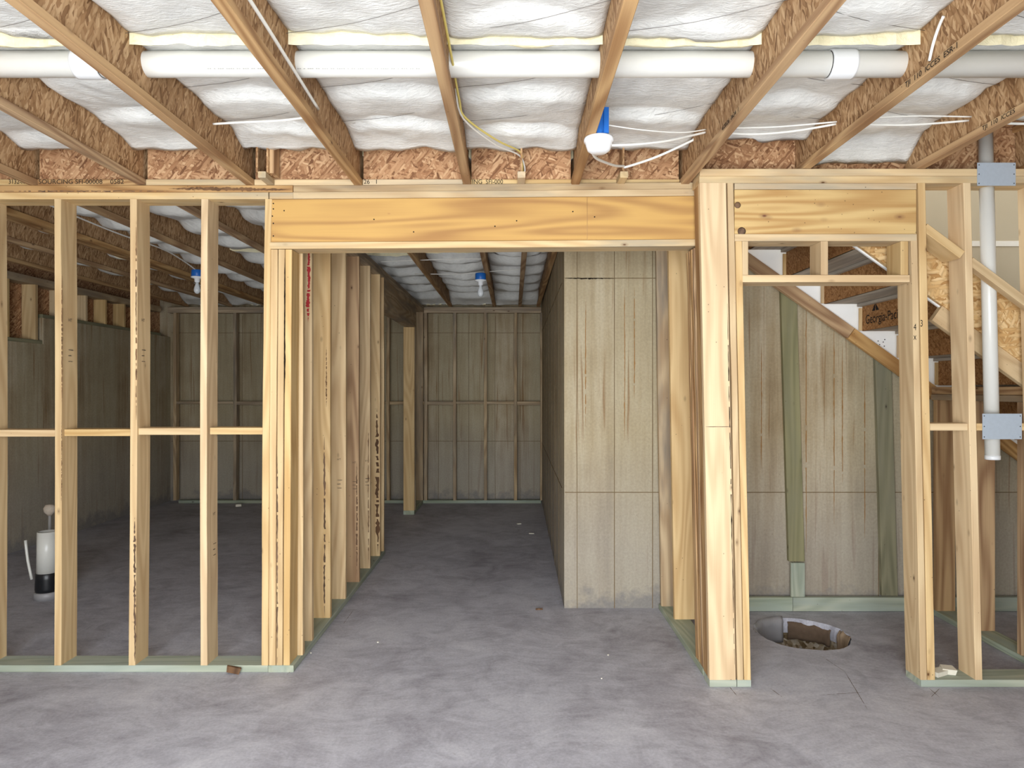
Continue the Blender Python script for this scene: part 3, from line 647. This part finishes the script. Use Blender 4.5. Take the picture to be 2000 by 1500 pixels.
# ------------------------------------------------------------------ upright white vent pipe with two steel guard plates
vp = empty('vent_pipe', (2.575, 3.70, 1.15), label='upright white plastic pipe ending open above the floor beside the stair', cat='pipe')
tube('pipe', [(2.592, 3.695, 1.195), (2.553, 3.695, 2.98)], .0355, PVC, vp, seg=28, sub=1)
tube('pipe_end_ring', [(2.5925, 3.695, 1.19), (2.592, 3.695, 1.212)], .0372, PVCG, vp, seg=28, sub=1)
def plate(x0, x1, z0, z1, y, label):
    o = empty('guard_plate', ((x0+x1)/2, y, z0), label=label, cat='metal plate')
    lum('plate', o, x0, x1, y-.002, y, z0, z1, 'x', STEEL, bev=.0008)
    for x in (x0+.009, x1-.009):
        for z in (z0+.012, (z0+z1)/2, z1-.012):
            lathe('nail_hole', [(.0028, 0), (.0028, .0012)], (x, y-.002, z), INK, o, seg=8, rot=Matrix.Rotation(math.pi/2, 4, 'X'))
plate(RX(1908), RX(1983), 1.57+(760-363)/SR, 1.57+(760-318)/SR, YR-.001, 'grey steel guard plate across the top plates over the upright pipe')
plate(RX(1920), RX(1997), 1.57-(858-760)/SR, 1.57-(808-760)/SR, YR+.006, 'bluish steel guard plate low on the upright pipe at the blocking')

# ------------------------------------------------------------------ stair
st = empty('staircase', (2.7, 4.3, 0), label='rough wooden staircase seen from below, with white skirts and strand-board risers', cat='staircase')
SL = .714; ux = Vector((1, 0, -SL)).normalized()
def sloped(name, xa, xb, y0, y1, zfun, hgt, mat, **k):
    """board following the stair slope; zfun gives its lower edge"""
    n = Vector((SL, 0, 1)).normalized()
    a = Vector((xa, (y0+y1)/2, zfun(xa)))+n*hgt/2; b = Vector((xb, (y0+y1)/2, zfun(xb)))+n*hgt/2
    return stick(name, st, a, b, hgt, y1-y0, n, mat, **k)
near = lambda x: 2.381-SL*(x-1.893)
far = lambda x: 2.53-.11-SL*(x-1.657)
sloped('stringer', 1.66, 4.6, 3.79, 3.818, lambda x: near(x)+.004, .30, OSBS)['label'] = 'bright strand-board stringer'
sloped('skirt_board', 1.66, 2.40, 3.82, 3.838, lambda x: near(x)-.004, .30, PRIMED)
sloped('stringer_ledger', 2.33, 4.6, 3.80, 3.838, lambda x: near(x)-.115, .10, PINE)
sloped('stringer', 1.3, 2.345, 4.79, 4.828, far, .085, TAN); sloped('stringer', 2.348, 4.7, 4.79, 4.828, far, .085, TAN)
sloped('skirt_board', 1.3, 4.7, 4.832, 4.850, lambda x: far(x)+.02, .36, PRIMED)['label'] = 'white primed skirt board'
RS = {}
for k in range(-4, 6):
    x = 2.44+.266*k; zb, zt = 1.976-.19*k, 2.166-.19*k
    if zt > 2.8: continue
    RS[k] = lum('riser', st, x, x+.016, 3.842, 4.775, zb, zt-.002, 'y', OSBR, bev=.0008)
    lum('riser_cleat', st, x-.02, x+.014, 4.776, 4.789, zb+.004, zt-.03, 'z', PINE)
    if k > -4: lum('tread', st, x-.264, x+.03, 3.842, 4.785, zt, zt+.026, 'y', TREADW); lum('tread_batten', st, x-.04, x-.003, 3.86, 4.77, zt-.022, zt-.001, 'y', TREADW)
text('lettering', RS[0], 'Georgia-Pacific', (2.44, 4.73, 2.02), (0, -1, 0), Z_, .088, INK, sx=.88)
bm = bmesh.new()
for y, z, s in ((4.60, 2.092, .05),):
    for a, b, c in (((-s*.9, 0), (0, s*1.1), (-s*.1, 0)), ((.1*s, 0), (.05*s, s*.95), (s*.9, 0))):
        bm.faces.new([bm.verts.new((-.0012, -p[0], p[1])) for p in (a, b, c)])
link('emblem', mesh(bm), INK, RS[0], Matrix.Translation((2.44, 4.60, 2.10)))
for px, pz in ((1715, 666), (1725, 668), (1718, 673), (1727, 676), (1728, 663)):
    lathe('nail_head', [(.004, 0), (.004, .0015)], at(px, pz, 4.832), INK, st, seg=6, rot=Matrix.Rotation(math.pi/2, 4, 'X'))
# drywall of the stairwell
dw = empty('wall_stairwell', (3.2, 4.88, 2.4), label='beige drywall with a white taped joint above the stair', cat='drywall', kind='structure')
bm = bmesh.new(); pr = [(1.75, 2.606), (4.95, 2.606), (4.95, far(4.95)+.12), (1.75, far(1.75)+.12)]
fa = [bm.verts.new((x-3.2, -.008, z-2.4)) for x, z in pr]; fb = [bm.verts.new((x-3.2, .006, z-2.4)) for x, z in pr]
bm.faces.new(fa); bm.faces.new(fb)
for i in range(4): bm.faces.new((fa[i], fa[(i+1) % 4], fb[(i+1) % 4], fb[i]))
link('drywall_sheet', mesh(bm), DRYWALL, dw, Matrix.Translation((3.2, 4.88, 2.4)))
lum('drywall_sheet', dw, 1.6, 4.95, 4.872, 4.886, 2.61, 4.4, 'x', DRYWALL, bev=.001)
lum('joint_tape', dw, 1.6, 4.95, 4.869, 4.872, 2.588, 2.625, 'x', TAPE, bev=.0005)

# ------------------------------------------------------------------ lamps
def wall_lamp(x, y, z, label):
    o = empty('bulb_lamp', (x, y, z), label=label, cat='lamp', group='bare bulb lamps in the back rooms')
    lathe('box', [(.050, 0), (.053, .004), (.052, .06), (.049, .064)], (x, y, z), BLUE, o, seg=24)
    lathe('lampholder', [(.020, -.055), (.024, -.05), (.026, -.02), (.056, -.012), (.058, -.001)], (x, y, z), PORC, o, seg=24)
    lathe('bulb', [(.002, -.165), (.018, -.160), (.029, -.142), (.031, -.125), (.026, -.10), (.016, -.075), (.014, -.056)], (x, y, z), BULB, o, seg=20)
wall_lamp(-.318, 6.70, 2.64, 'bare bulb on a blue box hanging from the passage joists'); wall_lamp(-3.05, 6.60, 2.655, 'bare bulb on a blue box under the joists of the dark side room')
lp = empty('ceiling_lamp', (.385, 3.07, 2.62), label='round white lamp base under a bright blue box on the near joists', cat='lamp')
lum('box', lp, .372, .425, 3.04, 3.12, 2.70, 2.81, 'z', BLUE, bev=.004)
lum('bracket', lp, .37, .395, 3.028, 3.04, 2.705, 2.82, 'z', BLUE, bev=.002); lum('bracket', lp, .402, .425, 3.028, 3.04, 2.705, 2.82, 'z', BLUE, bev=.002)
lathe('lamp_base', [(.004, -.052), (.034, -.052), (.050, -.042), (.058, -.020), (.060, -.006), (.0655, -.004), (.067, .006), (.064, .014), (.02, .016)], (.385, 3.07, 2.683), PORC, lp, seg=40)

# ------------------------------------------------------------------ cables
def cable(pts, label, mat=WCABLE, r=.0045, name='cable', ry=None): return tag(tube(name, pts, r, mat, seg=8, ry=ry), label, 'cable', 'electric cables')
cable([(-.834, 1.3, 2.82), (-.832, 2.16, 2.80), (-.836, 2.55, 2.79), (-.838, 2.94, 2.775)], 'white cable stapled along the web of a near joist', r=.0065)
cable([(-1.447, 3.30, 2.850), (-1.3, 3.26, 2.842), (-1.1, 3.22, 2.835), (-.866, 3.20, 2.855)], 'white cable arching across the bay beside the paired web stub', r=.0055)
cable([(-.244, 1.9, 2.88), (-.236, 2.60, 2.845), (-.232, 2.95, 2.82), (-.215, 3.10, 2.80), (-.08, 3.42, 2.815), (.035, 3.68, 2.85), (.05, 3.75, 2.82), (.052, 3.775, 2.76)], 'yellow cable crossing the bay and dropping behind the beam plate', YCABLE, r=.005)
cable([(-.243, 2.9, 2.845), (-.225, 3.08, 2.79), (-.09, 3.44, 2.802), (.03, 3.69, 2.835), (.062, 3.76, 2.80), (.064, 3.78, 2.755)], 'white cable beside the yellow one dropping behind the beam plate', r=.0045)
cable([(.44, 3.09, 2.672), (.56, 3.10, 2.68), (.72, 3.18, 2.725), (.85, 3.28, 2.785), (.941, 3.34, 2.825)], 'thick white cable rising from the white lamp to the stamped joist', r=.0055)
cable([(.425, 3.08, 2.76), (.60, 3.14, 2.76), (.80, 3.25, 2.79), (.941, 3.33, 2.835)], 'thin white cable from the blue box to the stamped joist', r=.003)
cable([(.36, 3.12, 2.655), (.40, 3.25, 2.665), (.52, 3.52, 2.722), (.59, 3.655, 2.762), (.612, 3.662, 2.762), (.76, 3.62, 2.80), (.93, 3.58, 2.868), (.942, 3.57, 2.875)], 'white cable looping under the lamp and pinned to a stub', r=.0065)
cable([(.955, 3.35, 2.835), (1.15, 3.33, 2.812), (1.35, 3.30, 2.815), (1.544, 3.27, 2.838)], 'white cable sagging across the bay over the post, lower strand', r=.0055)
cable([(.955, 3.33, 2.842), (1.25, 3.30, 2.835), (1.544, 3.26, 2.845)], 'white cable across the bay over the post, upper strand', r=.004)
cable([(1.556, 3.27, 2.842), (1.85, 3.23, 2.818), (2.146, 3.22, 2.835)], 'white cable across the bay over the door header, lower strand', r=.005)
cable([(1.556, 3.25, 2.85), (1.85, 3.20, 2.848), (2.146, 3.20, 2.845)], 'white cable across the bay over the door header, upper strand', r=.0035)
cable([(2.158, 3.22, 2.835), (2.40, 3.18, 2.805), (2.748, 3.16, 2.83)], 'white cables sagging in front of the upright pipe', r=.006)
cable([(1.541, 2.53, 2.785), (1.536, 2.50, 2.83), (1.537, 2.47, 2.875), (1.53, 2.43, 2.895)], 'short white cable bending up into the batt at a stamped joist', r=.0055)
cable([(-3.08, 4.2, 2.80), (-3.06, 5.2, 2.775), (-3.04, 5.9, 2.785), (-3.05, 6.3, 2.76), (-3.05, 6.58, 2.715)], 'white cable running along a joist to the bulb in the dark side room', r=.006)
cable([(-1.22, 6.3, 2.745), (-.85, 6.28, 2.755), (-.5, 6.3, 2.77), (-.26, 6.3, 2.77)], 'white cable across the passage ceiling nearer than the bulb', r=.004)
cable([(-1.0, 7.0, 2.75), (-.6, 6.95, 2.74), (-.26, 6.9, 2.755), (.1, 6.95, 2.79)], 'white cable across the passage ceiling past the bulb', r=.004)

# ------------------------------------------------------------------ floor things
# sump hole
ph = empty('floor_pit', (PIT[0], PIT[1], -.26), label='rough round hole broken through the slab, gravel inside', cat='hole')
N = 36; vs = []; fs = []
for j, (r, z) in enumerate(((PIT[2]+.03, -.098), (PIT[2]+.02, -.16), (PIT[2]-.02, -.20))):
    for i in range(N): a = 2*math.pi*i/N; vs.append((r*math.cos(a), r*math.sin(a), z+.26+.012*noise.noise(Vector((math.cos(a)*3, math.sin(a)*3, j)))))
for j in range(2):
    for i in range(N): fs.append((j*N+i, j*N+(i+1) % N, (j+1)*N+(i+1) % N, (j+1)*N+i))
base = len(vs)
for j in range(1, 7):
    r = (PIT[2]-.02)*(1-j/6.01)
    for i in range(N): a = 2*math.pi*i/N; vs.append((r*math.cos(a), r*math.sin(a), .06+.03*noise.noise(Vector((r*math.cos(a)*12, r*math.sin(a)*12, 4)))))
ringlast = 2*N
for j in range(6):
    A = ringlast if j == 0 else base+(j-1)*N; B2 = base+j*N
    for i in range(N): fs.append((A+i, A+(i+1) % N, B2+(i+1) % N, B2+i))
me = bpy.data.meshes.new('pit'); me.from_pydata(vs, [], fs); link('pit_lining', me, GRAVEL, ph, Matrix.Translation((PIT[0], PIT[1], -.26)), True)
gb = bmesh.new(); rg = random.Random(4)
for i in range(150):
    a, r = rg.uniform(0, 6.28), PIT[2]*.9*math.sqrt(rg.random()); s = rg.uniform(.006, .016)
    m = Matrix.Translation((r*math.cos(a), r*math.sin(a), .075+rg.uniform(-.01, .012))) @ Matrix.Rotation(rg.uniform(0, 3), 4, (rg.random(), rg.random(), 1)) @ Matrix.Diagonal((s, s*rg.uniform(.6, 1), s*.7, 1))
    bmesh.ops.create_icosphere(gb, subdivisions=1, radius=1, matrix=m)
tag(link('gravel', mesh(gb), plain('gravel_stone', srgb(166, 158, 146), .9, .1, nz=.3, sc=20), ph, Matrix.Translation((PIT[0], PIT[1], -.26))), kind='stuff')
def sheet(name, a0, a1, z0, z1, rad, mat, parent, seed, n=14):
    vs, fs = [], []
    for j in range(7):
        for i in range(n+1):
            a = a0+(a1-a0)*i/n; r = rad+.012*noise.noise(Vector((i*.6, j*.9, seed)))+(.02 if j == 6 else 0)
            vs.append((r*math.cos(a), r*math.sin(a), z0+(z1-z0)*j/6+.010*noise.noise(Vector((i*.5, seed, j*.3)))))
    for j in range(6):
        for i in range(n): a = j*(n+1)+i; fs.append((a, a+1, a+n+2, a+n+1))
    me = bpy.data.meshes.new(name); me.from_pydata(vs, [], fs)
    o = link(name, me, mat, parent, Matrix.Translation((PIT[0], PIT[1], 0)), True)
    m = o.modifiers.new('thick', 'SOLIDIFY'); m.thickness = .002; return o
sheet('plastic_sheet', 1.62, 2.75, -.16, .012, PIT[2]-.012, PLASTIC, ph, 2); sheet('plastic_sheet', 2.8, 3.35, -.15, .002, PIT[2]-.012, PLASTIC, ph, 5)
sheet('cardboard_form', -.35, .25, -.17, -.005, PIT[2]-.02, plain('old_cardboard', srgb(150, 128, 104), .9), ph, 8); sheet('cardboard_form', .5, 1.5, -.14, -.02, PIT[2]-.008, plain('damp_cardboard', srgb(96, 78, 62), .9, nz=.3), ph, 9)
def chip(x, y, z, sx, sy, sz, rz, mat, label, cat='scrap', tilt=0.0, name='scrap'):
    bm = bmesh.new(); bmesh.ops.create_cube(bm, size=1)
    rr = random.Random(int((x*37+y*91)*1000))
    for vv in bm.verts: vv.co = Vector((vv.co.x*sx*rr.uniform(.75, 1.1), vv.co.y*sy*rr.uniform(.75, 1.1), (vv.co.z+.5)*sz))
    return tag(link(name, mesh(bm), mat, None, Matrix.Translation((x, y, z)) @ Matrix.Rotation(rz, 4, 'Z') @ Matrix.Rotation(tilt, 4, 'Y')), label, cat)
chip(.07, 7.95, .001, .05, .03, .008, .3, PAPER, 'small white scrap deep in the passage floor, the farther one'); chip(.20, 7.42, .001, .06, .02, .006, -.1, PAPER, 'small white scrap on the passage floor beside the concrete wall')
chip(RX(1850), YR+.07, .039, .09, .06, .025, .35, PAPER, 'pale wood scrap lying on the treated plate, nearer the door opening'); chip(RX(1872), YR+.09, .039, .07, .07, .03, -.3, PAPER, 'pale wood scrap lying on the treated plate, against the next stud')
for i, (px, py, s, wh) in enumerate(((738, 1255, .012, 'beside the passage plate'), (1188, 1280, .010, 'in the middle of the opening'), (607, 1276, .008, 'hugging the passage plate foot'), (1175, 1326, .008, 'nearest the camera before the opening'))):
    Yc = F*CAMH/(py-VY); chip((px-VX)*Yc/F, Yc, .0005, s, s*.7, .005, i, PAPER, 'tiny white crumb on the slab '+wh)
chip((1058-VX)*4.9/F-.02, 4.86, .001, .05, .012, .01, .1, BARK, 'small dark wood splinter at the concrete wall foot')
chip(LX(458), YL-.022, .006, .085, .018, .034, .05, BARK, 'rough brown knot chunk broken out of the treated plate', tilt=.2)
Yc = 9.15; chip((466-VX)*Yc/F, Yc, .001, .08, .05, .03, .4, PAPER, 'crumpled pale scrap at the far wall of the dark side room')
# plumbing stub in the side room
pl = empty('plumbing_stub', (-3.50, 5.137, 0), label='white wrapped drain stub with black tape rising from the side room slab', cat='pipe stub')
lathe('foam_foot', [(.088, 0), (.086, .05), (.078, .055)], (-3.50, 5.137, 0), PLASTIC, pl); lathe('black_wrap', [(.076, .05), (.080, .08), (.077, .15), (.079, .19), (.074, .195)], (-3.50, 5.137, 0), BLACKP, pl)
lathe('pipe', [(.070, .19), (.066, .50), (.058, .502), (.056, .45)], (-3.50, 5.137, 0), PVC, pl)
tube('thin_pipe', [(-3.59, 5.10, .15), (-3.62, 5.10, .29), (-3.645, 5.11, .44)], .010, PVC, pl, sub=3)
p2 = empty('pipe_riser', (-3.62, 5.45, 0), label='thin grey water pipe with a foam-capped top behind the drain stub', cat='pipe stub')
tube('pipe', [(-3.66, 5.40, 0), (-3.66, 5.40, .60)], .011, plain('grey_pipe', srgb(150, 148, 146), .4), p2, sub=1); lathe('foam_cap', [(.012, .57), (.038, .60), (.044, .63), (.03, .655), (.006, .66)], (-3.66, 5.40, 0), plain('foam', srgb(190, 176, 160), .9, nz=.2, sc=80), p2)
p3 = empty('capped_pipe', (-3.50, 5.5, 0), label='second white capped pipe just behind the drain stub', cat='pipe stub')
lathe('pipe', [(.035, 0), (.035, .52)], (-3.52, 5.42, 0), PVC, p3); lathe('cap', [(.041, .49), (.041, .53), (.036, .548), (.01, .552)], (-3.52, 5.42, 0), PVCG, p3)
